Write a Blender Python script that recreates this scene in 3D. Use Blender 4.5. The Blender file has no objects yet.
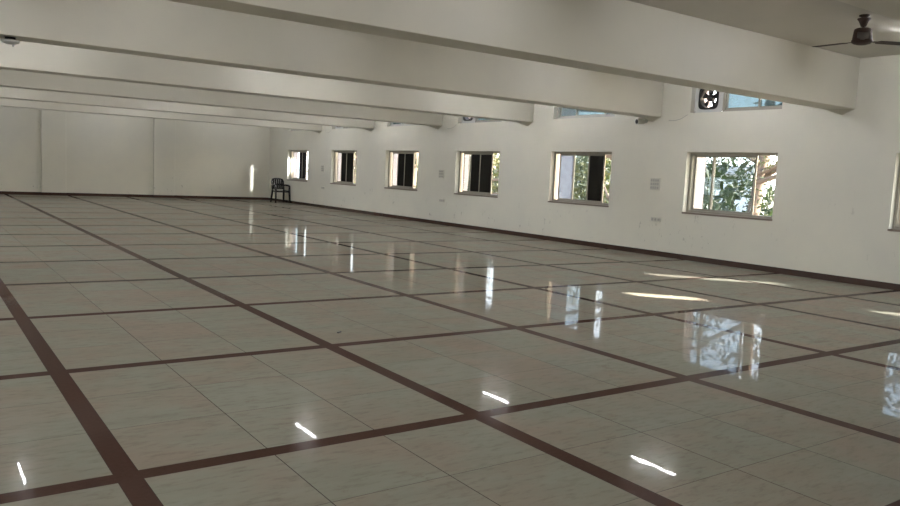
import bpy, bmesh, math, random
from mathutils import Vector, Matrix
random.seed(7)
C = bpy.context.scene.collection
PI = math.pi

# ------------------------------------------------------------------ layout
XW, YB, ZC = 11.825, 29.452, 3.42          # right wall face, back wall face, ceiling
XL, YR = -12.0, -4.9                        # left wall face, rear wall face
WT = 0.20                                   # outer wall thickness
BEAM_Y0, BEAM_STEP, BEAM_W, BEAM_Z = 6.21, 3.71, 0.40, 2.66
FAR = [1.86, 5.54, 9.255, 12.955, 16.625, 20.285, 23.965, 27.66]
FAR = [FAR[0] - 3.69] + FAR
WW = 1.83
Z0, Z1, UZ0, UZ1 = 0.868, 2.0, 2.712, 3.30

# ------------------------------------------------------------------ helpers
class MB:
    def __init__(s): s.bm = bmesh.new()
    def box(s, a, b, bev=0.0, M=None):
        c = [(a[i] + b[i]) / 2 for i in range(3)]; d = [abs(b[i] - a[i]) for i in range(3)]
        m = Matrix.Translation(c) @ Matrix.Diagonal((d[0], d[1], d[2], 1))
        if M is not None: m = M @ m
        r = bmesh.ops.create_cube(s.bm, size=1, matrix=m)
        if bev:
            es = list({e for v in r['verts'] for e in v.link_edges})
            bmesh.ops.bevel(s.bm, geom=es, offset=bev, segments=2, affect='EDGES', profile=.5)
        return s
    def poly(s, pts, faces):
        vs = [s.bm.verts.new(p) for p in pts]
        for f in faces: s.bm.faces.new([vs[i] for i in f])
        return s
    def lathe(s, prof, seg=32, M=None):
        M = M or Matrix.Identity(4)
        rings = []
        for r, z in prof:
            if r < 1e-5: rings.append([s.bm.verts.new(M @ Vector((0, 0, z)))])
            else: rings.append([s.bm.verts.new(M @ Vector((r * math.cos(2 * PI * k / seg), r * math.sin(2 * PI * k / seg), z))) for k in range(seg)])
        for a, b in zip(rings, rings[1:]):
            for k in range(seg):
                k2 = (k + 1) % seg
                if len(a) == 1 and len(b) == 1: continue
                if len(a) == 1: s.bm.faces.new((a[0], b[k], b[k2]))
                elif len(b) == 1: s.bm.faces.new((a[k], a[k2], b[0]))
                else: s.bm.faces.new((a[k], a[k2], b[k2], b[k]))
        for f in s.bm.faces: f.smooth = True
        return s
    def tube(s, pts, rad, seg=10):
        pts = [Vector(p) for p in pts]
        rr = rad if isinstance(rad, (list, tuple)) else [rad] * len(pts)
        rings = []
        up = None
        for i, p in enumerate(pts):
            t = (pts[min(i + 1, len(pts) - 1)] - pts[max(i - 1, 0)]).normalized()
            if up is None: up = Vector((0, 0, 1)) if abs(t.z) < .9 else Vector((1, 0, 0))
            a = t.cross(up).normalized(); b = a.cross(t).normalized(); up = b
            rings.append([s.bm.verts.new(p + rr[i] * (math.cos(2 * PI * k / seg) * a + math.sin(2 * PI * k / seg) * b)) for k in range(seg)])
        for A, B in zip(rings, rings[1:]):
            for k in range(seg):
                s.bm.faces.new((A[k], A[(k + 1) % seg], B[(k + 1) % seg], B[k])).smooth = True
        s.bm.faces.new(rings[0][::-1]); s.bm.faces.new(rings[-1])
        return s
    def obj(s, name, mat, parent=None, loc=None):
        bmesh.ops.recalc_face_normals(s.bm, faces=s.bm.faces)
        me = bpy.data.meshes.new(name); s.bm.to_mesh(me); s.bm.free()
        me.materials.append(mat)
        o = bpy.data.objects.new(name, me); C.objects.link(o)
        if parent: o.parent = parent
        if loc: o.location = loc
        return o

def empty(name, loc=(0, 0, 0), rz=0.0):
    o = bpy.data.objects.new(name, None); C.objects.link(o)
    o.empty_display_size = .1; o.location = loc; o.rotation_euler = (0, 0, rz)
    return o
def tag(o, label, cat, group=None, kind=None):
    o['label'] = label
    if cat: o['category'] = cat
    if group: o['group'] = group
    if kind: o['kind'] = kind
    return o
def struct(o, label=None):
    o['kind'] = 'structure'
    if label: o['label'] = label
    return o
def copy_tree(o, parent=None):
    c = o.copy(); C.objects.link(c)
    if parent: c.parent = parent
    for ch in [x for x in bpy.data.objects if x.parent == o]: copy_tree(ch, c)
    return c

# ------------------------------------------------------------------ materials
class N:
    def __init__(s, name):
        s.m = bpy.data.materials.new(name); s.m.use_nodes = True
        s.t = s.m.node_tree; s.b = s.t.nodes['Principled BSDF']
    def n(s, typ, **kw):
        x = s.t.nodes.new(typ)
        for k, v in kw.items(): setattr(x, k, v)
        return x
    def l(s, a, b): s.t.links.new(a, b)
    def _in(s, sock, v):
        if hasattr(v, 'is_output') or isinstance(v, bpy.types.NodeSocket): s.l(v, sock)
        else: sock.default_value = v
    def math(s, op, a, b=0.0, c=None):
        x = s.n('ShaderNodeMath', operation=op)
        s._in(x.inputs[0], a); s._in(x.inputs[1], b)
        if c is not None: s._in(x.inputs[2], c)
        return x.outputs[0]
    def mix(s, fac, a, b):
        x = s.n('ShaderNodeMix', data_type='RGBA')
        s._in(x.inputs[0], fac)
        s._in(x.inputs[6], a if not isinstance(a, tuple) else (*a[:3], 1)); s._in(x.inputs[7], b if not isinstance(b, tuple) else (*b[:3], 1))
        return x.outputs[2]
    def coords(s, scale=(1, 1, 1)):
        tc = s.n('ShaderNodeNewGeometry'); mp = s.n('ShaderNodeMapping'); mp.inputs['Scale'].default_value = scale
        s.l(tc.outputs['Position'], mp.inputs['Vector']); return mp.outputs[0]
    def noise(s, vec, scale, detail=4, rough=.55):
        x = s.n('ShaderNodeTexNoise'); s.l(vec, x.inputs['Vector'])
        x.inputs['Scale'].default_value = scale; x.inputs['Detail'].default_value = detail; x.inputs['Roughness'].default_value = rough
        return x
    def ramp(s, v, a, b):
        x = s.n('ShaderNodeMapRange'); s.l(v, x.inputs[0]); x.inputs[1].default_value = a; x.inputs[2].default_value = b
        return x.outputs[0]

def simple(name, col, rough=.5, metal=0.0, var=.08, nscale=9.0, spec=.5, bump=0.0):
    q = N(name)
    v = q.coords(); nz = q.noise(v, nscale)
    dark = tuple(c * (1 - var) for c in col); lite = tuple(min(1, c * (1 + var)) for c in col)
    q.l(q.mix(nz.outputs[0], dark, lite), q.b.inputs['Base Color'])
    q.b.inputs['Roughness'].default_value = rough; q.b.inputs['Metallic'].default_value = metal
    q.b.inputs['Specular IOR Level'].default_value = spec
    if bump:
        bp = q.n('ShaderNodeBump'); bp.inputs['Strength'].default_value = bump; bp.inputs['Distance'].default_value = .002
        q.l(nz.outputs[0], bp.inputs['Height']); q.l(bp.outputs[0], q.b.inputs['Normal'])
    return q.m

def wall_mat(name, base, low, scuff=True):
    q = N(name)
    v = q.coords()
    big = q.noise(v, .55, 3); mid = q.noise(v, 2.4, 5)
    c = q.mix(q.ramp(big.outputs[0], .35, .65), base, low)
    c = q.mix(q.math('MULTIPLY', q.ramp(mid.outputs[0], .45, .8), .12), c, (.50, .50, .49))
    if scuff:
        # small dirt marks, more of them low down where people brush the wall
        sp = q.noise(q.coords((1, 1, .55)), 9, 6, .7)
        spots = q.ramp(sp.outputs[0], .61, .68)
        sep = q.n('ShaderNodeSeparateXYZ'); q.l(q.coords(), sep.inputs[0])
        band = q.math('MULTIPLY', q.ramp(sep.outputs[2], 1.5, .3), .65)
        patch = q.ramp(q.noise(v, 1.1, 2).outputs[0], .48, .6)
        c = q.mix(q.math('MULTIPLY', q.math('MULTIPLY', spots, band), patch), c, (.16, .14, .12))
    q.l(c, q.b.inputs['Base Color'])
    q.b.inputs['Roughness'].default_value = .42; q.b.inputs['Specular IOR Level'].default_value = .35
    bp = q.n('ShaderNodeBump'); bp.inputs['Strength'].default_value = .25; bp.inputs['Distance'].default_value = .003
    q.l(q.noise(v, 14, 3).outputs[0], bp.inputs['Height']); q.l(bp.outputs[0], q.b.inputs['Normal'])
    return q.m

def floor_mat():
    q = N('polished_tile_floor')
    geo = q.n('ShaderNodeNewGeometry'); sep = q.n('ShaderNodeSeparateXYZ'); q.l(geo.outputs['Position'], sep.inputs[0])
    BW = .051
    def axis(sock, o, step):
        g = q.math('DIVIDE', q.math('SUBTRACT', sock, o), step)
        fr = q.math('FRACT', g)
        d = q.math('MULTIPLY', q.math('ABSOLUTE', q.math('SUBTRACT', q.math('FRACT', q.math('ADD', g, .5)), .5)), step)
        band = q.math('LESS_THAN', d, BW)
        tl = (step - 2 * BW) / 3
        t = q.math('DIVIDE', q.math('SUBTRACT', q.math('MULTIPLY', fr, step), BW), tl)
        jd = q.math('MULTIPLY', q.math('ABSOLUTE', q.math('SUBTRACT', q.math('FRACT', q.math('ADD', t, .5)), .5)), tl)
        idx = q.math('ADD', q.math('MULTIPLY', q.math('FLOOR', g), 4), q.math('FLOOR', t))
        return band, jd, idx
    bx, jx, ix = axis(sep.outputs[0], .759, 1.8962)
    by, jy, iy = axis(sep.outputs[1], 3.401, 1.9107)
    band = q.math('MAXIMUM', bx, by)
    joint = q.math('MAXIMUM', q.math('LESS_THAN', jx, .0021), q.math('MULTIPLY', q.math('LESS_THAN', jy, .0017), .8))
    cv = q.n('ShaderNodeCombineXYZ'); q.l(ix, cv.inputs[0]); q.l(iy, cv.inputs[1]); q.l(q.math('MULTIPLY', band, 7.3), cv.inputs[2])
    wn = q.n('ShaderNodeTexWhiteNoise', noise_dimensions='3D'); q.l(cv.outputs[0], wn.inputs[0])
    # cream stone figure, offset per tile so that it breaks at the joints
    off = q.n('ShaderNodeVectorMath', operation='MULTIPLY_ADD')
    q.l(wn.outputs['Color'], off.inputs[0]); off.inputs[1].default_value = (.5, .5, 9); q.l(geo.outputs['Position'], off.inputs[2])
    mp = q.n('ShaderNodeMapping'); q.l(off.outputs[0], mp.inputs[0]); mp.inputs['Scale'].default_value = (1.2, 4.0, 1)
    n1 = q.noise(mp.outputs[0], 1.9, 6, .62); n2 = q.noise(mp.outputs[0], 7.5, 6, .68); n3 = q.noise(off.outputs[0], 1.3, 4, .6)
    c = q.mix(q.ramp(n3.outputs[0], .40, .64), (.290, .292, .236), (.310, .258, .205))
    c = q.mix(q.math('MULTIPLY', q.ramp(n1.outputs[0], .42, .72), .45), c, (.235, .220, .175))
    c = q.mix(q.math('MULTIPLY', q.ramp(n2.outputs[0], .50, .72), .55), c, (.17, .14, .105))
    c = q.mix(q.math('MULTIPLY', wn.outputs['Value'], .16), c, (.27, .25, .20))
    st = q.noise(geo.outputs['Position'], 1.7, 7, .75)
    c = q.mix(q.math('MULTIPLY', q.ramp(st.outputs[0], .62, .70), .5), c, (.20, .13, .09))
    c = q.mix(joint, c, (.045, .035, .028))
    nb = q.noise(geo.outputs['Position'], 45, 3, .6)
    bc = q.mix(nb.outputs[0], (.052, .027, .020), (.080, .042, .032))
    c = q.mix(band, c, bc)
    q.l(c, q.b.inputs['Base Color'])
    body = q.n('ShaderNodeBsdfDiffuse'); q.l(c, body.inputs[0])
    # every tile lies a hair out of level, and its polish is slightly wavy
    tl = q.n('ShaderNodeVectorMath', operation='MULTIPLY_ADD'); q.l(wn.outputs['Color'], tl.inputs[0])
    tl.inputs[1].default_value = (.003, .003, 0); tl.inputs[2].default_value = (-.0015, -.0015, 0)
    wv = q.noise(geo.outputs['Position'], 10, 2, .5)
    bp = q.n('ShaderNodeBump'); bp.inputs['Strength'].default_value = 1; bp.inputs['Distance'].default_value = .00011
    q.l(wv.outputs[0], bp.inputs['Height'])
    ad = q.n('ShaderNodeVectorMath', operation='ADD'); q.l(bp.outputs[0], ad.inputs[0]); q.l(tl.outputs[0], ad.inputs[1])
    nm = q.n('ShaderNodeVectorMath', operation='NORMALIZE'); q.l(ad.outputs[0], nm.inputs[0])
    lw = q.n('ShaderNodeLayerWeight'); lw.inputs['Blend'].default_value = .5
    fac = q.math('ADD', q.math('MULTIPLY', q.math('POWER', lw.outputs['Facing'], 7), .38), .030)
    shp = q.n('ShaderNodeBsdfGlossy'); shp.inputs['Roughness'].default_value = .018; q.l(nm.outputs[0], shp.inputs['Normal'])
    sft = q.n('ShaderNodeBsdfGlossy'); sft.inputs['Roughness'].default_value = .13
    gm = q.n('ShaderNodeMixShader'); gm.inputs[0].default_value = .3; q.l(shp.outputs[0], gm.inputs[1]); q.l(sft.outputs[0], gm.inputs[2])
    mx = q.n('ShaderNodeMixShader'); q.l(fac, mx.inputs[0]); q.l(body.outputs[0], mx.inputs[1]); q.l(gm.outputs[0], mx.inputs[2])
    q.l(mx.outputs[0], q.t.nodes['Material Output'].inputs[0]); q.t.nodes.remove(q.b)
    return q.m

def glass_mat(name, tint, gloss=.08, rough=.0, haze=0.0, hazecol=(.5, .55, .6)):
    m = bpy.data.materials.new(name); m.use_nodes = True; t = m.node_tree; t.nodes.clear()
    out = t.nodes.new('ShaderNodeOutputMaterial'); mix = t.nodes.new('ShaderNodeMixShader')
    tr = t.nodes.new('ShaderNodeBsdfTransparent'); tr.inputs[0].default_value = (*tint, 1)
    gl = t.nodes.new('ShaderNodeBsdfGlossy'); gl.inputs['Roughness'].default_value = rough
    mix.inputs[0].default_value = gloss
    t.links.new(tr.outputs[0], mix.inputs[1]); t.links.new(gl.outputs[0], mix.inputs[2])
    last = mix
    if haze:
        di = t.nodes.new('ShaderNodeBsdfTranslucent'); di.inputs[0].default_value = (*hazecol, 1)
        tc = t.nodes.new('ShaderNodeNewGeometry'); nz = t.nodes.new('ShaderNodeTexNoise'); nz.inputs['Scale'].default_value = 6
        t.links.new(tc.outputs['Position'], nz.inputs['Vector'])
        mr = t.nodes.new('ShaderNodeMapRange'); mr.inputs[1].default_value = .3; mr.inputs[2].default_value = .7
        mr.inputs[3].default_value = haze * .75; mr.inputs[4].default_value = haze
        t.links.new(nz.outputs[0], mr.inputs[0])
        m2 = t.nodes.new('ShaderNodeMixShader'); t.links.new(mr.outputs[0], m2.inputs[0])
        t.links.new(mix.outputs[0], m2.inputs[1]); t.links.new(di.outputs[0], m2.inputs[2]); last = m2
    t.links.new(last.outputs[0], out.inputs[0])
    return m

def leaf_mat(name, a, b):
    q = N(name)
    oi = q.noise(q.coords(), 2.2, 3)
    q.l(q.mix(q.ramp(oi.outputs[0], .35, .65), a, b), q.b.inputs['Base Color'])
    q.b.inputs['Roughness'].default_value = .5
    tr = q.n('ShaderNodeBsdfTranslucent'); tr.inputs[0].default_value = (b[0] * 1.6, b[1] * 1.6, b[2], 1)
    mx = q.n('ShaderNodeMixShader'); mx.inputs[0].default_value = .15
    q.l(q.b.outputs[0], mx.inputs[1]); q.l(tr.outputs[0], mx.inputs[2])
    q.l(mx.outputs[0], q.t.nodes['Material Output'].inputs[0])
    return q.m

M_WALL = wall_mat('cream_wall_paint', (.73, .705, .61), (.68, .665, .59))
M_BEAM = wall_mat('cream_beam_paint', (.72, .69, .60), (.66, .635, .55), False)
M_CEIL = wall_mat('ceiling_paint', (.60, .57, .51), (.54, .52, .47), False)
M_FLOOR = floor_mat()
M_BASE = simple('dark_brown_skirting_tile', (.050, .026, .020), .18, var=.35, nscale=3)
M_ALU = simple('beige_aluminium', (.34, .32, .27), .4, .3, .08)
M_ALUW = simple('pale_aluminium', (.55, .54, .50), .4, .2, .06)
M_SILL = simple('stone_sill', (.20, .16, .13), .35, var=.2)
M_EXT = simple('outer_render', (.74, .62, .60), .8, var=.05)
M_GLASS = glass_mat('clear_glass', (.72, .77, .80), .07)
M_GLASSB = glass_mat('blue_glass', (.30, .36, .39), .10, .02, .35, (.17, .23, .26))
M_DARK = glass_mat('dark_tinted_glass', (.045, .042, .050), .05, .05)
M_DUST = glass_mat('dusty_glass', (.65, .72, .80), .06, .05, .65, (.20, .24, .29))
M_BLACK = simple('black_plastic', (.012, .012, .014), .35, var=.2)
M_GREYP = simple('light_grey_plastic', (.55, .56, .54), .45)
M_WHITEP = simple('white_plastic', (.72, .71, .66), .35)
M_SWITCH = simple('switch_plastic', (.60, .58, .51), .35)
M_SWDARK = simple('switch_rocker_grey', (.42, .41, .37), .35)
M_FAN = simple('brown_fan_enamel', (.040, .024, .019), .6, spec=.25)
M_CHAIR = simple('dark_navy_plastic', (.011, .011, .015), .22, var=.15)
M_BARK = simple('tree_bark', (.13, .10, .075), .9, var=.4, nscale=6, bump=.8)
M_LEAF = [leaf_mat('green_leaf', (.014, .026, .012), (.048, .068, .028)),
          leaf_mat('yellow_green_leaf', (.024, .036, .014), (.105, .105, .040)),
          leaf_mat('dark_leaf', (.010, .022, .011), (.030, .050, .022))]
M_GROUND = simple('dry_ground', (.30, .25, .19), .95, var=.3, nscale=.6)
M_HOUSE = simple('pale_house_paint', (.66, .70, .74), .8, var=.06, nscale=1)
M_HWIN = simple('house_window_glass', (.05, .07, .09), .1)
M_ROOF = simple('grey_parapet', (.42, .42, .42), .8)

def emis(name, col, st):
    m = bpy.data.materials.new(name); m.use_nodes = True; t = m.node_tree; t.nodes.clear()
    o = t.nodes.new('ShaderNodeOutputMaterial'); e = t.nodes.new('ShaderNodeEmission')
    e.inputs[0].default_value = (*col, 1); e.inputs[1].default_value = st; t.links.new(e.outputs[0], o.inputs[0]); return m
TUBE_ST = 250
M_TUBE = emis('lit_tube', (.97, .97, 1.0), TUBE_ST)

# ------------------------------------------------------------------ room shell
struct(MB().box((XL - WT, YR - WT, -.3), (XW + WT, YB + .3, 0)).obj('floor', M_FLOOR), 'glossy cream tiled floor with a grid of brown bands')
struct(MB().box((XL - WT, YR - WT, ZC), (XW + WT, YB + .3, ZC + .25)).obj('ceiling', M_CEIL), 'plain greyish cream ceiling between the beams')
struct(MB().box((XL - WT, YB, 0), (XW + WT, YB + .3, ZC)).obj('wall_back', M_WALL), 'long cream back wall with scuff marks')
def side_wall(name, xa, xb, label):
    m = MB(); ys = YR - WT
    for f in FAR:
        n = f - WW
        m.box((xa, ys, 0), (xb, n, ZC))
        m.box((xa, n, 0), (xb, f, Z0)); m.box((xa, n, Z1), (xb, f, UZ0)); m.box((xa, n, UZ1), (xb, f, ZC))
        ys = f
    m.box((xa, ys, 0), (xb, YB, ZC))
    bmesh.ops.remove_doubles(m.bm, verts=m.bm.verts, dist=1e-4)
    return struct(m.obj(name, M_WALL), label)
side_wall('wall_right', XW, XW + WT, 'long cream wall with windows on the right')
side_wall('wall_left', XL - WT, XL, 'cream wall with windows on the left')
m = MB()
m.box((XL, YR - WT, 0), (-1, YR, ZC)); m.box((-1, YR - WT, 2.1), (1.4, YR, ZC)); m.box((1.4, YR - WT, 0), (XW, YR, ZC))
struct(m.obj('wall_rear', M_WALL), 'cream wall behind the viewer')
struct(MB().box((XW - .012, YR, 0), (XW, YB, .097), .002).obj('baseboard_right', M_BASE), 'dark brown skirting along the window wall')
struct(MB().box((XL, YB - .012, 0), (XW - .013, YB, .10), .002).obj('baseboard_back', M_BASE), 'dark brown skirting along the back wall')
struct(MB().box((XL, YR, 0), (XL + .012, YB - .013, .097), .002).obj('baseboard_left', M_BASE))

# beams with the small tapered bearing at the wall
names = ['nearest', 'second nearest', 'third', 'fourth', 'fifth', 'sixth', 'farthest']
tn = 1
for i in range(-2, 6):
    y0 = BEAM_Y0 + BEAM_STEP * i; y1 = y0 + BEAM_W
    lab = 'deep cream ceiling beam crossing the hall, %s from the viewer' % names[i + 1] if i >= -1 else 'deep cream ceiling beam above and behind the viewer'
    b = struct(MB().box((XL, y0, BEAM_Z), (XW, y1, ZC), .006).obj('trim_%d' % tn, M_BEAM), lab); tn += 1
    MB().poly([(XW, y0 + .01, BEAM_Z + .001), (XW, y1 - .01, BEAM_Z + .001), (XW - .22, y1 - .01, BEAM_Z + .001), (XW, (y0 + y1) / 2, BEAM_Z - .085)],
              [(0, 1, 2), (0, 3, 1), (1, 3, 2), (0, 2, 3)]).obj('haunch', M_BEAM, b)
for px in (-10.9, -7.25, -3.6, .05, 3.705, 7.36):
    o = struct(MB().box((px, YB - .11, .10), (px + .755, YB, ZC), .006).obj('trim_%d' % tn, M_WALL), 'shallow cream pilaster on the back wall'); tn += 1
    MB().box((px, YB - .122, 0), (px + .755, YB - .012, .10), .002).obj('skirting', M_BASE, o)

# ------------------------------------------------------------------ windows
XF = XW + .11                                # inner face of the aluminium frame
def glazing(par, panes, z0, z1, fx, n, f, mat, sgn=1):
    """panes: list of (y_hi, y_lo, glass or None, track) measured on the wall"""
    m = MB(); w = .05
    m.box((fx, n, z0), (fx + sgn * .09, n + w, z1), .004); m.box((fx, f - w, z0), (fx + sgn * .09, f, z1), .004)
    m.box((fx, n + w, z1 - w), (fx + sgn * .09, f - w, z1), .004); m.box((fx, n + w, z0), (fx + sgn * .09, f - w, z0 + w * .8), .004)
    m.obj('window_frame', mat, par)
    for hi, lo, g, tr in panes:
        x = fx + sgn * (.015 + .027 * tr); s = .036
        a = MB(); za, zb = z0 + w * .8, z1 - w
        a.box((x, lo, za), (x + sgn * .022, lo + s, zb), .003); a.box((x, hi - s, za), (x + sgn * .022, hi, zb), .003)
        a.box((x, lo + s, zb - s), (x + sgn * .022, hi - s, zb), .003); a.box((x, lo + s, za), (x + sgn * .022, hi - s, za + s), .003)
        so = a.obj('sash', mat, par)
        if g is not None:
            MB().box((x + sgn * .008, lo + s, za + s), (x + sgn * .013, hi - s, zb - s)).obj('glass_pane', g, so)
        if tr == 0:
            MB().box((x - sgn * .012, lo + .008, (za + zb) / 2 - .05), (x, lo + .026, (za + zb) / 2 + .05), .003).obj('latch', M_BLACK, so)

ordn = {1: 'at the right edge of view', 2: 'nearest in full view, tree branches outside', 3: 'with one dusty pane and one dark pane, second in full view', 4: 'with foliage at its open right edge, third in full view',
        5: 'with two dark panes, fourth in full view', 6: 'with two dark panes, fifth in full view', 7: 'with two dark panes, by the chair corner'}
for i, f in enumerate(FAR):
    n = f - WW
    k = i - 1
    # lower sliding window
    w = struct(empty('window_%d' % (i + 1), (XW, n, Z0)), 'beige aluminium sliding window ' + ordn.get(i - 0 if 0 else k, 'beside the viewer'))
    par = empty('_tmp'); bpy.data.objects.remove(par)
    inv = Matrix.Translation((-XW, -n, -Z0))
    if k <= 2:
        panes = [(f - .055, f - .50, M_GLASS, 2), (f - .46, f - 1.36, M_GLASS, 1)]
    elif k == 3:
        panes = [(f - .13, f - .60, M_DUST, 1), (f - .55, f - 1.10, M_GLASS, 2), (f - 1.05, f - 1.53, M_DARK, 0)]
    elif k == 7:
        panes = [(f - .10, f - .78, M_GLASS, 2), (f - .74, f - 1.10, M_DARK, 1), (f - 1.04, f - 1.42, M_DARK, 0)]
    else:
        panes = [(f - .10, f - .48, M_GLASS, 2), (f - .44, f - .93, M_DARK, 1), (f - .87, f - 1.40, M_DARK, 0)]
    before = set(bpy.data.objects)
    glazing(w, panes, Z0 + .02, Z1, XF, n, f, M_ALU)
    MB().box((XW - .012, n - .01, Z0 - .012), (XF + .1, f + .01, Z0 + .02), .003).obj('sill', M_SILL, w)
    for o in set(bpy.data.objects) - before:
        if o.parent == w or (o.parent and o.parent.parent == w): o.data.transform(inv)
    # upper window
    u = struct(empty('window_%d' % (i + 21), (XW, n, UZ0)), 'high pale blue window strip above the sliding window')
    before = set(bpy.data.objects)
    fan = k in (0, 2, 4, 6)
    ff = f - .60 if fan else f
    if fan: pn = [(ff - .045, ff - .74, M_GLASSB, 1), (ff - .70, n + .045, M_GLASSB, 0)]
    else: pn = [(f - .045, f - .62, M_GLASSB, 1), (f - .58, f - 1.45, M_GLASSB, 0), (f - 1.41, n + .045, M_GLASSB, 1)]
    glazing(u, pn, UZ0, UZ1, XF, n, ff, M_ALU if fan else M_ALUW)
    inv2 = Matrix.Translation((-XW, -n, -UZ0))
    for o in set(bpy.data.objects) - before:
        if o.parent == u or (o.parent and o.parent.parent == u): o.data.transform(inv2)
# outer projecting fins at the far side of every window
for i, f in enumerate(FAR):
    d = {3: .38, 4: .52}.get(i, .22)
    struct(MB().box((XW + WT, f + .0, .6), (XW + WT + d, f + .12, 3.4), .004).obj('trim_%d' % tn, M_EXT), 'pale render fin outside a window'); tn += 1
# left wall windows: plain frames
for i, f in enumerate(FAR):
    n = f - WW
    w = struct(empty('window_%d' % (i + 41), (XL, n, Z0)), 'aluminium window in the left wall')
    before = set(bpy.data.objects)
    glazing(w, [(f - .05, n + .9, M_GLASS, 0), (n + .94, n + .05, M_GLASS, 1)], Z0, Z1, XL - .11, n, f, M_ALU, -1)
    for o in set(bpy.data.objects) - before:
        if o.parent == w or (o.parent and o.parent.parent == w): o.data.transform(Matrix.Translation((-XL, -n, -Z0)))
    w = struct(empty('window_%d' % (i + 61), (XL, n, UZ0)), 'high window strip in the left wall')
    before = set(bpy.data.objects)
    glazing(w, [(f - .05, n + .9, M_GLASS, 0), (n + .94, n + .05, M_GLASS, 1)], UZ0, UZ1, XL - .11, n, f, M_ALU, -1)
    for o in set(bpy.data.objects) - before:
        if o.parent == w or (o.parent and o.parent.parent == w): o.data.transform(Matrix.Translation((-XL, -n, -UZ0)))

# ------------------------------------------------------------------ exhaust fans
# local frame: x out through the wall, y along the wall, z up; origin = middle of the bottom edge
def make_exhaust():
    r = empty('exhaust_fan')
    W, Hh = .60, UZ1 - UZ0; cz = .27; R = .178
    mb = MB(); seg = 48; ring_i = []; ring_o = []
    for k in range(seg):
        a = 2 * PI * k / seg; c, s_ = math.cos(a), math.sin(a)
        ring_i.append((R * 1.02 * c, R * 1.02 * s_))
        t = min((W / 2) / max(abs(c), 1e-6), ((Hh - cz) if s_ > 0 else cz) / max(abs(s_), 1e-6))
        ring_o.append((t * c, t * s_))
    for x0, x1 in ((0.0, .02),):
        vi0 = [mb.bm.verts.new((x0, a, cz + b)) for a, b in ring_i]; vo0 = [mb.bm.verts.new((x0, a, cz + b)) for a, b in ring_o]
        vi1 = [mb.bm.verts.new((x1, a, cz + b)) for a, b in ring_i]; vo1 = [mb.bm.verts.new((x1, a, cz + b)) for a, b in ring_o]
        for k in range(seg):
            j = (k + 1) % seg
            mb.bm.faces.new((vi0[k], vi0[j], vo0[j], vo0[k])); mb.bm.faces.new((vi1[k], vo1[k], vo1[j], vi1[j]))
            mb.bm.faces.new((vi0[k], vi1[k], vi1[j], vi0[j])); mb.bm.faces.new((vo0[k], vo0[j], vo1[j], vo1[k]))
    mb.obj('mounting_plate', M_GREYP, r)
    # rounded square black housing with a round throat
    mb = MB(); q0 = []; q1 = []; p0 = []; p1 = []
    for k in range(seg):
        a = 2 * PI * k / seg; c, s_ = math.cos(a), math.sin(a)
        t = (.208) / ((abs(c) ** 5 + abs(s_) ** 5) ** .2)
        q0.append(mb.bm.verts.new((-.02, t * c, cz + t * s_))); q1.append(mb.bm.verts.new((0, t * c, cz + t * s_)))
        p0.append(mb.bm.verts.new((-.02, R * c, cz + R * s_))); p1.append(mb.bm.verts.new((.11, R * c, cz + R * s_)))
    for k in range(seg):
        j = (k + 1) % seg
        mb.bm.faces.new((p0[k], p0[j], q0[j], q0[k])); mb.bm.faces.new((q0[k], q0[j], q1[j], q1[k])); mb.bm.faces.new((p0[k], p1[k], p1[j], p0[j]))
    hs = mb.obj('housing', M_BLACK, r)
    Mx = Matrix.Translation((.05, 0, cz)) @ Matrix.Rotation(PI / 2, 4, 'Y')
    MB().lathe([(0, -.05), (.05, -.05), (.062, -.03), (.062, .06), (0, .06)], 24, Mx).obj('motor', M_BLACK, r)
    for k in range(5):
        a = 2 * PI * k / 5 + .35
        b = MB(); u = Vector((0, math.cos(a), math.sin(a))); v = Vector((0, -math.sin(a), math.cos(a))); X = Vector((1, 0, 0))
        c0 = Vector((.05, 0, cz)); pts = []
        for rr, hw, tw in ((.05, .022, .02), (.10, .042, .018), (.165, .052, .014)):
            for sg in (-1, 1):
                for th in (-.0015, .0015):
                    pts.append(c0 + u * rr + v * hw * sg + X * (tw * sg + th))
        fs = []
        for q in range(2):
            o = q * 4
            fs += [(o, o + 2, o + 6, o + 4), (o + 1, o + 5, o + 7, o + 3), (o, o + 4, o + 5, o + 1), (o + 2, o + 3, o + 7, o + 6)]
        fs += [(0, 1, 3, 2), (8, 10, 11, 9)]
        b.poly(pts, fs).obj('blade', M_BLACK, r)
    for k in range(3):
        a = 2 * PI * k / 3 + 1.1
        MB().tube([(.095, .05 * math.cos(a), cz + .05 * math.sin(a)), (.095, R * math.cos(a), cz + R * math.sin(a))], .005, 8).obj('strut', M_BLACK, r)
    MB().tube([(.01, .27, .03), (-.06, .31, .0), (-.105, .36, -.03), (-.105, .50, -.10), (-.105, .62, -.125), (-.105, .78, -.12)], .008, 8).obj('cable', M_SWDARK, r)
    return r
ex = make_exhaust()
first = True
exlab = {2: 'black round exhaust fan in the high strip above the nearest full window', 4: 'black exhaust fan half hidden by a beam, above the third full window',
         6: 'black exhaust fan farthest along the wall, mostly hidden by a beam', 0: 'black exhaust fan in the high window beside the viewer'}
for k in (2, 4, 6):
    e = ex if first else copy_tree(ex); first = False
    f = FAR[k + 1]
    e.location = (XF, f - .30, UZ0)
    tag(e, exlab[k], 'exhaust fan', 'exhaust fans in the high windows')

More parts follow.
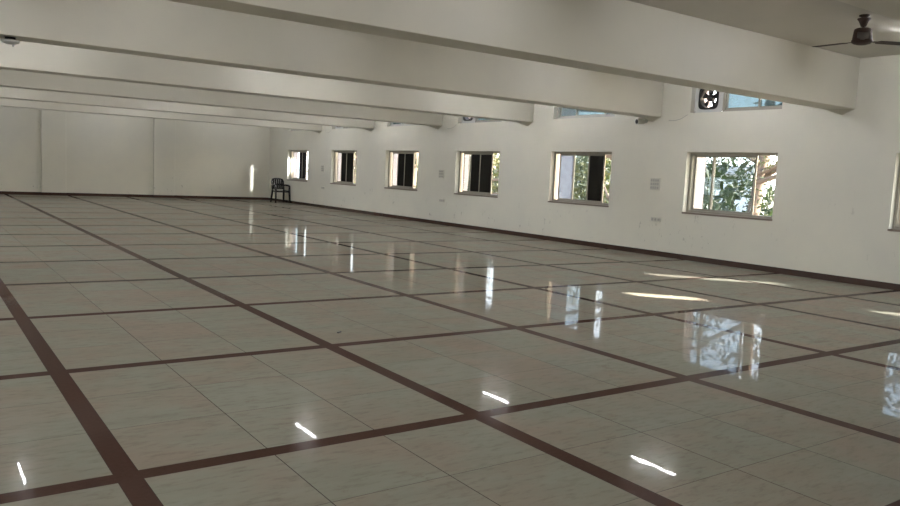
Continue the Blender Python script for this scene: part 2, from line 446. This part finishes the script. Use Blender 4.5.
# ------------------------------------------------------------------ switch boards, sockets, camera
sw = empty('switch_board')
MB().box((-.022, -.115, -.115), (0, .115, .115), .004).obj('plate', M_SWITCH, sw)
for r_ in range(3):
    for c_ in range(4):
        y = -.078 + c_ * .052; z = -.07 + r_ * .07
        MB().box((-.030, y - .019, z - .022), (-.022, y + .019, z + .022), .003).obj('rocker', M_SWDARK, sw)
so = empty('wall_socket')
MB().box((-.018, -.12, -.042), (0, .12, .042), .004).obj('plate', M_SWITCH, so)
for c_ in range(3):
    y = -.075 + c_ * .075
    o = MB().box((-.024, y - .026, -.026), (-.018, y + .026, .026), .003).obj('outlet' if c_ < 2 else 'rocker', M_SWDARK, so)
    if c_ < 2:
        for dy, dz in ((-.010, -.006), (.010, -.006), (0, .011)):
            MB().box((-.0255, y + dy - .003, dz - .003), (-.0235, y + dy + .003, dz + .003)).obj('pin_hole', M_BLACK, o)
for j, (y, z, z2) in enumerate(((9.94, 1.38, .70), (17.26, 1.375, .66), (24.58, 1.365, .70))):
    a = sw if j == 0 else copy_tree(sw); b = so if j == 0 else copy_tree(so)
    a.location = (XW, y, z); b.location = (XW, y - .08, z2)
    where = ('between the two nearest full windows', 'between the third and fourth full windows', 'between the two farthest windows')[j]
    tag(a, 'beige switch board with rows of rockers %s' % where, 'switch board', 'switch boards on the window wall')
    tag(b, 'beige wall socket low on the wall %s' % where, 'socket', 'low sockets on the window wall')

cc = tag(empty('security_camera', (XW, 10.29, 2.595)), 'small white bullet security camera with black lens under a beam', 'camera')
MB().lathe([(0, 0), (.045, 0), (.045, .02), (.03, .03), (0, .03)], 24, Matrix.Rotation(-PI / 2, 4, 'Y')).obj('mount', M_WHITEP, cc)
MB().tube([(-.03, 0, 0), (-.09, 0, 0), (-.12, .01, -.01)], .013, 10).obj('arm', M_WHITEP, cc)
dirv = Vector((-.95, .10, -.08)).normalized()
Mr = Matrix.Translation((-.10, .03, -.015)) @ dirv.to_track_quat('Z', 'Y').to_matrix().to_4x4()
MB().lathe([(0, -.06), (.045, -.06), (.053, -.04), (.055, .09), (.058, .095), (.058, .125), (.050, .128), (.050, .10), (0, .10)], 28, Mr).obj('body', M_WHITEP, cc)
MB().lathe([(.049, .101), (.049, .112), (.03, .118), (0, .124)], 28, Mr).obj('lens', M_BLACK, cc)

# round lamp rose on the second beam
lr = tag(empty('lamp_rose', (.97, 10.10, BEAM_Z)), 'small round grey ceiling rose under a beam at the left edge', 'ceiling fixture')
MB().lathe([(0, 0), (.055, 0), (.055, -.022), (0, -.022)], 24).obj('mount', M_BLACK, lr)
MB().lathe([(0, -.02), (.05, -.022), (.092, -.030), (.096, -.040), (.085, -.058), (.05, -.072), (0, -.076)], 32).obj('dish', M_GREYP, lr)
MB().lathe([(0, -.074), (.012, -.076), (.012, -.098), (0, -.10)], 14, Matrix.Translation((.03, 0, 0))).obj('knob', M_GREYP, lr)

# ------------------------------------------------------------------ tube lights
tl = empty('tube_light')
MB().box((-.025, -.62, -.035), (.025, .62, 0), .004).obj('batten', M_WHITEP, tl)
MB().tube([(0, -.585, -.055), (0, .585, -.055)], .013, 14).obj('tube', M_TUBE, tl)
for s_ in (-1, 1):
    MB().box((-.015, s_ * .6 - .014, -.075), (.015, s_ * .6 + .014, -.033), .003).obj('end_cap', M_WHITEP, tl)
first = True
bayn = ['behind the viewer', 'above the viewer', 'in the nearest bay', 'in the second bay', 'in the third bay', 'in the fourth bay', 'in the fifth bay', 'in the sixth bay', 'in the end bay']
for i in range(-2, 6):  # unseen bays get lit tubes too, added for even light
    yc = BEAM_Y0 + BEAM_STEP * i + BEAM_W + (BEAM_STEP - BEAM_W) / 2
    for c_, x in enumerate((10.25, 5.85, 1.30, -3.2, -7.7)):
        if i == -2 and c_ < 2: continue
        t = tl if first else copy_tree(tl); first = False
        yy = yc + {0: -.14, 1: .64, 2: -.45}.get(i, .2 if i >= 0 else -.30)
        if i == 0 and c_ == 1: yy = 7.36  # tube added where it stays out of sight, to brighten the next beam
        if i == 1: yy -= .25
        if i == 5: t.rotation_euler = (0, 0, PI / 2)  # end bay tubes turned crosswise to brighten the back wall
        t.location = (x, yy, ZC)
        tag(t, 'lit white tube light on the ceiling %s, %s' % (bayn[i + 2], ('by the window wall', 'second column from the windows', 'middle column', 'fourth column', 'by the left wall')[c_]), 'tube light', 'ceiling tube lights')

# ------------------------------------------------------------------ ceiling fan
cf = tag(empty('ceiling_fan', (9.02, 4.74, ZC)), 'dark brown ceiling fan with thin blades hanging from the ceiling', 'ceiling fan')
MB().lathe([(0, 0), (.055, 0), (.058, -.012), (.020, -.030), (0, -.030)], 28).obj('hook_plate', M_FAN, cf)
MB().lathe([(0, -.02), (.014, -.02), (.014, -.20), (0, -.20)], 16).obj('rod', M_FAN, cf)
MB().lathe([(.016, -.125), (.028, -.13), (.050, -.075), (.072, -.045), (.070, -.040), (.045, -.065), (.014, -.12)], 28).obj('canopy', M_FAN, cf)
MB().lathe([(0, -.150), (.070, -.150), (.092, -.162), (.095, -.180), (.106, -.275), (.114, -.290), (.114, -.305), (.092, -.322), (.05, -.334), (0, -.338)], 36).obj('motor_housing', M_FAN, cf)
for k in range(3):
    a = math.radians(151 + 120 * k) - 1.087
    u = Vector((math.cos(a), math.sin(a), 0)); v = Vector((-math.sin(a), math.cos(a), 0))
    mb = MB(); pts = []; fs = []
    st = [(.10, .022, .0), (.17, .024, .0), (.20, .058, .004), (.40, .062, .004), (.54, .062, .004), (.585, .046, .004)]
    for rr, hw, tw in st:
        for sg in (-1, 1):
            for th in (-.0022, .0022):
                pts.append(u * rr + v * hw * sg + Vector((0, 0, -.295 - .09 * hw * sg + th)))
    for q in range(len(st) - 1):
        o = q * 4; fs += [(o, o + 2, o + 6, o + 4), (o + 1, o + 5, o + 7, o + 3), (o, o + 4, o + 5, o + 1), (o + 2, o + 3, o + 7, o + 6)]
    e_ = (len(st) - 1) * 4
    fs += [(0, 1, 3, 2), (e_, e_ + 2, e_ + 3, e_ + 1)]
    mb.poly(pts, fs).obj('blade', M_FAN, cf)

# ------------------------------------------------------------------ plastic armchair (faces -y locally)
ch = tag(empty('plastic_chair', (11.50, 27.5, 0)), 'dark plastic armchair standing alone in the far corner by the windows', 'chair')
def grid_sheet(fn, nu, nv, th, name):
    mb = MB(); A = [[mb.bm.verts.new(fn(i / nu, j / nv)) for j in range(nv + 1)] for i in range(nu + 1)]
    for i in range(nu):
        for j in range(nv): mb.bm.faces.new((A[i][j], A[i + 1][j], A[i + 1][j + 1], A[i][j + 1])).smooth = True
    o = mb.obj(name, M_CHAIR, ch); md = o.modifiers.new('s', 'SOLIDIFY'); md.thickness = th; return o
grid_sheet(lambda s, t: (-.24 + .48 * s, .20 - .44 * t, .43 + .035 * (2 * s - 1) ** 2 + .015 * (1 - t) - (.02 if t > .95 else 0)), 12, 12, .012, 'seat')
bk = MB()
for k in range(5):      # back: side rails, top rail and slats with openings between
    x = -.16 + k * .08
    bk.poly([(x * 1.04 + dx, .24 + .07 * (z - .5) / .4 + dy, z) for z in (.50, .88) for dx in (-.034, .034) for dy in (-.008, .008)], [(0, 1, 3, 2), (4, 6, 7, 5), (0, 4, 5, 1), (2, 3, 7, 6), (0, 2, 6, 4), (1, 5, 7, 3)])
bk.obj('back_slats', M_CHAIR, ch)
fr = MB()
fr.tube([(-.225, .21, .45), (-.235, .255, .62), (-.235, .30, .80), (-.20, .315, .87), (-.10, .325, .895), (.10, .325, .895), (.20, .315, .87), (.235, .30, .80), (.235, .255, .62), (.225, .21, .45)], .026, 10)
fr.tube([(-.235, .275, .68), (.235, .275, .68)], .030, 8)
fr.obj('back_frame', M_CHAIR, ch)
for s_ in (-1, 1):
    MB().tube([(s_ * .235, .262, .66), (s_ * .275, .12, .665), (s_ * .285, -.08, .655), (s_ * .275, -.20, .635)], [.028, .034, .036, .032], 10).obj('armrest', M_CHAIR, ch)
    MB().tube([(s_ * .275, -.20, .64), (s_ * .268, -.21, .45), (s_ * .275, -.24, .22), (s_ * .285, -.26, 0)], [.032, .038, .036, .030], 10).obj('leg', M_CHAIR, ch)
    MB().tube([(s_ * .225, .21, .46), (s_ * .24, .25, .22), (s_ * .255, .285, 0)], [.038, .036, .030], 10).obj('leg', M_CHAIR, ch)
    MB().tube([(s_ * .265, -.215, .42), (s_ * .232, .21, .42)], .020, 8).obj('side_rail', M_CHAIR, ch)
MB().tube([(-.265, -.215, .415), (.265, -.215, .415)], .020, 8).obj('front_rail', M_CHAIR, ch)

# small loose bits on the floor
bt = MB().box((-.028, -.006, 0), (.028, .006, .010), .002, Matrix.Rotation(.6, 4, 'Z')).obj('debris_chip', M_BLACK, None, (2.95, 5.72, 0))
tag(bt, 'small black chip lying on a tile near the band crossing', 'debris')

# ------------------------------------------------------------------ outdoors
GZ = -3.6
tag(MB().box((XW + WT + .02, -60, GZ - .2), (120, 120, GZ)).obj('ground', M_GROUND), 'dry ground outside below the windows', 'ground')['kind'] = 'structure'
SA, SB = .94, .66                                     # sun travels (-SA, +1, -SB)
STREAKS = [((10.85, 6.10), (9.05, 8.0), .10), ((7.22, 6.52), (7.85, 5.83), .09), ((8.95, 4.72), (9.75, 3.86), .10)]
def lets_sun(p, r):  # foliage is left out along these sun paths to shape the floor streaks
    h = p.z / SB
    fx, fy = p.x - SA * h, p.y + h
    for a, b, w in STREAKS:
        ax, ay = a; bx, by = b; dx, dy = bx - ax, by - ay; L2 = dx * dx + dy * dy
        t = max(0, min(1, ((fx - ax) * dx + (fy - ay) * dy) / L2))
        if math.hypot(fx - ax - t * dx, fy - ay - t * dy) < w + r: return True
    return False
def tree(x, y, label, mi, crown, low, nc, nl, seed, lean=0.0, h0=None, leaf=.13):
    rnd = random.Random(seed)
    t = tag(empty('tree', (x, y, GZ)), label, 'tree', 'trees outside the windows')
    tr = MB(); top = crown[2] - GZ
    tr.tube([(0, 0, 0), (lean * .3, .05, top * .3), (lean * .8, -.05, top * .65), (lean, 0, top)], [.22, .17, .13, .07], 10)
    for k in range(9):
        a = rnd.uniform(0, 2 * PI); z = rnd.uniform(.42, .85) * top; r = rnd.uniform(1.2, 2.4); f_ = z / top
        p0 = Vector((lean * f_, 0, z)); p1 = p0 + Vector((math.cos(a) * r * .5, math.sin(a) * r * .5, rnd.uniform(.0, .7))); p2 = p0 + Vector((math.cos(a) * r, math.sin(a) * r, rnd.uniform(.1, 1.3)))
        if not (lets_sun(p1 + Vector((x, y, GZ)), .1) or lets_sun(p2 + Vector((x, y, GZ)), .1)):
            tr.tube([p0, p1, p2], [.075, .05, .02], 7)
    tr.obj('trunk', M_BARK, t)
    fo = MB()
    def leafq(p, s_):
        w = Vector((x, y, GZ)) + p
        if w.x < XW + WT + .6: return
        if lets_sun(w, s_ * .75): return
        n_ = Vector((rnd.gauss(0, 1), rnd.gauss(0, 1), rnd.gauss(0, 1))).normalized(); a = n_.orthogonal().normalized(); a = Matrix.Rotation(rnd.uniform(0, 6.28), 3, n_) @ a; b = n_.cross(a)
        L = s_ * rnd.uniform(.8, 1.3)
        vs = [fo.bm.verts.new(p + q) for q in (-a * L, -b * L * .42 + n_ * L * .08, a * L, b * L * .42 + n_ * L * .08)]
        fo.bm.faces.new(vs)
    cr, ch_, cz = crown[0], crown[1], crown[2] - GZ
    for _ in range(nc):                                # the high crown, made dense to keep sun off the floor
        while True:
            d = Vector((rnd.uniform(-1, 1), rnd.uniform(-1, 1), rnd.uniform(-1, 1)))
            if d.length < 1: break
        leafq(Vector((lean + d.x * cr, d.y * cr, cz + d.z * ch_)), leaf * 1.5)
    for _ in range(nl):                                # loose sprays lower down, in clumps
        a = rnd.uniform(0, 2 * PI); r = rnd.uniform(.3, low[0]); c_ = Vector((lean * .5 + math.cos(a) * r, math.sin(a) * r, rnd.uniform(low[1], low[2]) - GZ))
        for _ in range(70):
            leafq(c_ + Vector((rnd.gauss(0, .26), rnd.gauss(0, .26), rnd.gauss(0, .17))), leaf * .46)
    fo.obj('foliage', M_LEAF[mi], t)
TP = [(16.4, -6.0), (16.6, -2.3), (16.2, 1.3), (16.6, 4.9), (16.3, 8.3), (16.5, 11.2), (16.2, 15.2), (16.5, 19.0), (16.3, 22.6), (16.5, 26.4), (16.4, 31)]
tlab = ['far to the right of view', 'right of view', 'beside the right edge window', 'right of the nearest full window', 'before the nearest full window', 'with a leaning trunk seen through the nearest full window', 'seen through the second full window',
        'seen through the third full window', 'seen through the fourth full window', 'seen through the fifth full window', 'beyond the farthest window']
for j, (x, y) in enumerate(TP):
    tree(x, y, 'leafy green tree outside ' + tlab[j], (0, 1, 2)[j % 3], (2.7, 1.75, 5.5), (2.2, .1, 3.4), 5200, 30 if j < 6 else 22, 100 + j, lean=(.9 if j == 5 else .3))
for j, (x, y, s_) in enumerate(((19.6, 14.0, 2.4), (21.5, 17.5, 2.6), (20.3, 20.5, 2.6), (23, 13.0, 2.2), (25, 24, 3.0), (26, 33, 3.0), (24.5, 41, 4), (27, 52, 5))):
    tree(x, y, 'distant bushy tree outside, %s along the wall' % ('nearest', 'second', 'third', 'fourth', 'fifth', 'sixth', 'seventh', 'eighth')[j], (2, 0, 1)[j % 3], (2.4, 2.4, s_ - 2.6), (2.4, -.5, 3.6), 900 if j < 4 else 2400, 26, 300 + j, leaf=.15)

hs = tag(empty('house', (33, 34, GZ)), 'pale blue white house beyond the trees outside', 'building')
MB().box((-3, -14, 0), (5, 14, 5.6), .02).obj('wall', M_HOUSE, hs)
MB().box((-3.25, -14.3, 5.6), (5.2, 14.3, 5.95), .02).obj('parapet', M_ROOF, hs)
for k in range(6):
    for z in (1.0, 3.9):
        y = -12 + k * 4.4
        w = MB().box((-3.05, y, z), (-2.98, y + 1.5, z + 1.3), .01).obj('window', M_HWIN, hs)

# ------------------------------------------------------------------ light
sun = bpy.data.lights.new('sun', 'SUN'); sun.energy = 60; sun.angle = math.radians(.6); sun.color = (1, .90, .78)
so_ = bpy.data.objects.new('sun', sun); C.objects.link(so_)
so_.rotation_euler = Vector((SA, -1, SB)).to_track_quat('Z', 'Y').to_euler()
# spot lamp added outside the farthest window, standing in for reflected sunlight
sp = bpy.data.lights.new('added_glint_spot', 'SPOT'); sp.energy = 9000; sp.color = (1, .88, .76); sp.spot_size = math.radians(9); sp.spot_blend = .3; sp.shadow_soft_size = .07
spo = bpy.data.objects.new('added_glint_spot', sp); C.objects.link(spo); spo.location = (13.35, 23.45, 2.6)
spo.rotation_euler = (Vector(spo.location) - Vector((11.1, 29.45, .85))).to_track_quat('Z', 'Y').to_euler()

W = bpy.data.worlds.new('sky'); bpy.context.scene.world = W; W.use_nodes = True
nt = W.node_tree; bg = nt.nodes['Background']; sk = nt.nodes.new('ShaderNodeTexSky'); sk.sky_type = 'NISHITA'
sk.sun_disc = False; sk.sun_elevation = math.radians(27); sk.sun_rotation = math.radians(137); sk.air_density = 1.0; sk.dust_density = 3.0
mixn = nt.nodes.new('ShaderNodeMix'); mixn.data_type = 'RGBA'; mixn.inputs[0].default_value = .75; mixn.inputs[7].default_value = (1.0, 1.0, 1.02, 1)
nt.links.new(sk.outputs[0], mixn.inputs[6]); nt.links.new(mixn.outputs[2], bg.inputs[0]); bg.inputs[1].default_value = 8

# ------------------------------------------------------------------ camera
f, pitch, roll, yaw = 768.872, .101588833, .048800503, .616316413
F = Vector((math.sin(yaw) * math.cos(pitch), math.cos(yaw) * math.cos(pitch), -math.sin(pitch)))
R = Vector((math.cos(yaw), -math.sin(yaw), 0)); U = R.cross(F)
R2 = R * math.cos(roll) + U * math.sin(roll); U2 = -R * math.sin(roll) + U * math.cos(roll)
cam = bpy.data.cameras.new('camera'); co = bpy.data.objects.new('camera', cam); C.objects.link(co)
cam.sensor_width = 36; cam.lens = f / 900 * 36; cam.clip_end = 500
co.matrix_world = Matrix(((R2.x, U2.x, -F.x, 0), (R2.y, U2.y, -F.y, 0), (R2.z, U2.z, -F.z, 1.37), (0, 0, 0, 1)))
sc = bpy.context.scene; sc.camera = co
sc.view_settings.view_transform = 'Standard'; sc.view_settings.look = 'None'; sc.view_settings.gamma = 1
sc.view_settings.exposure = -0.45
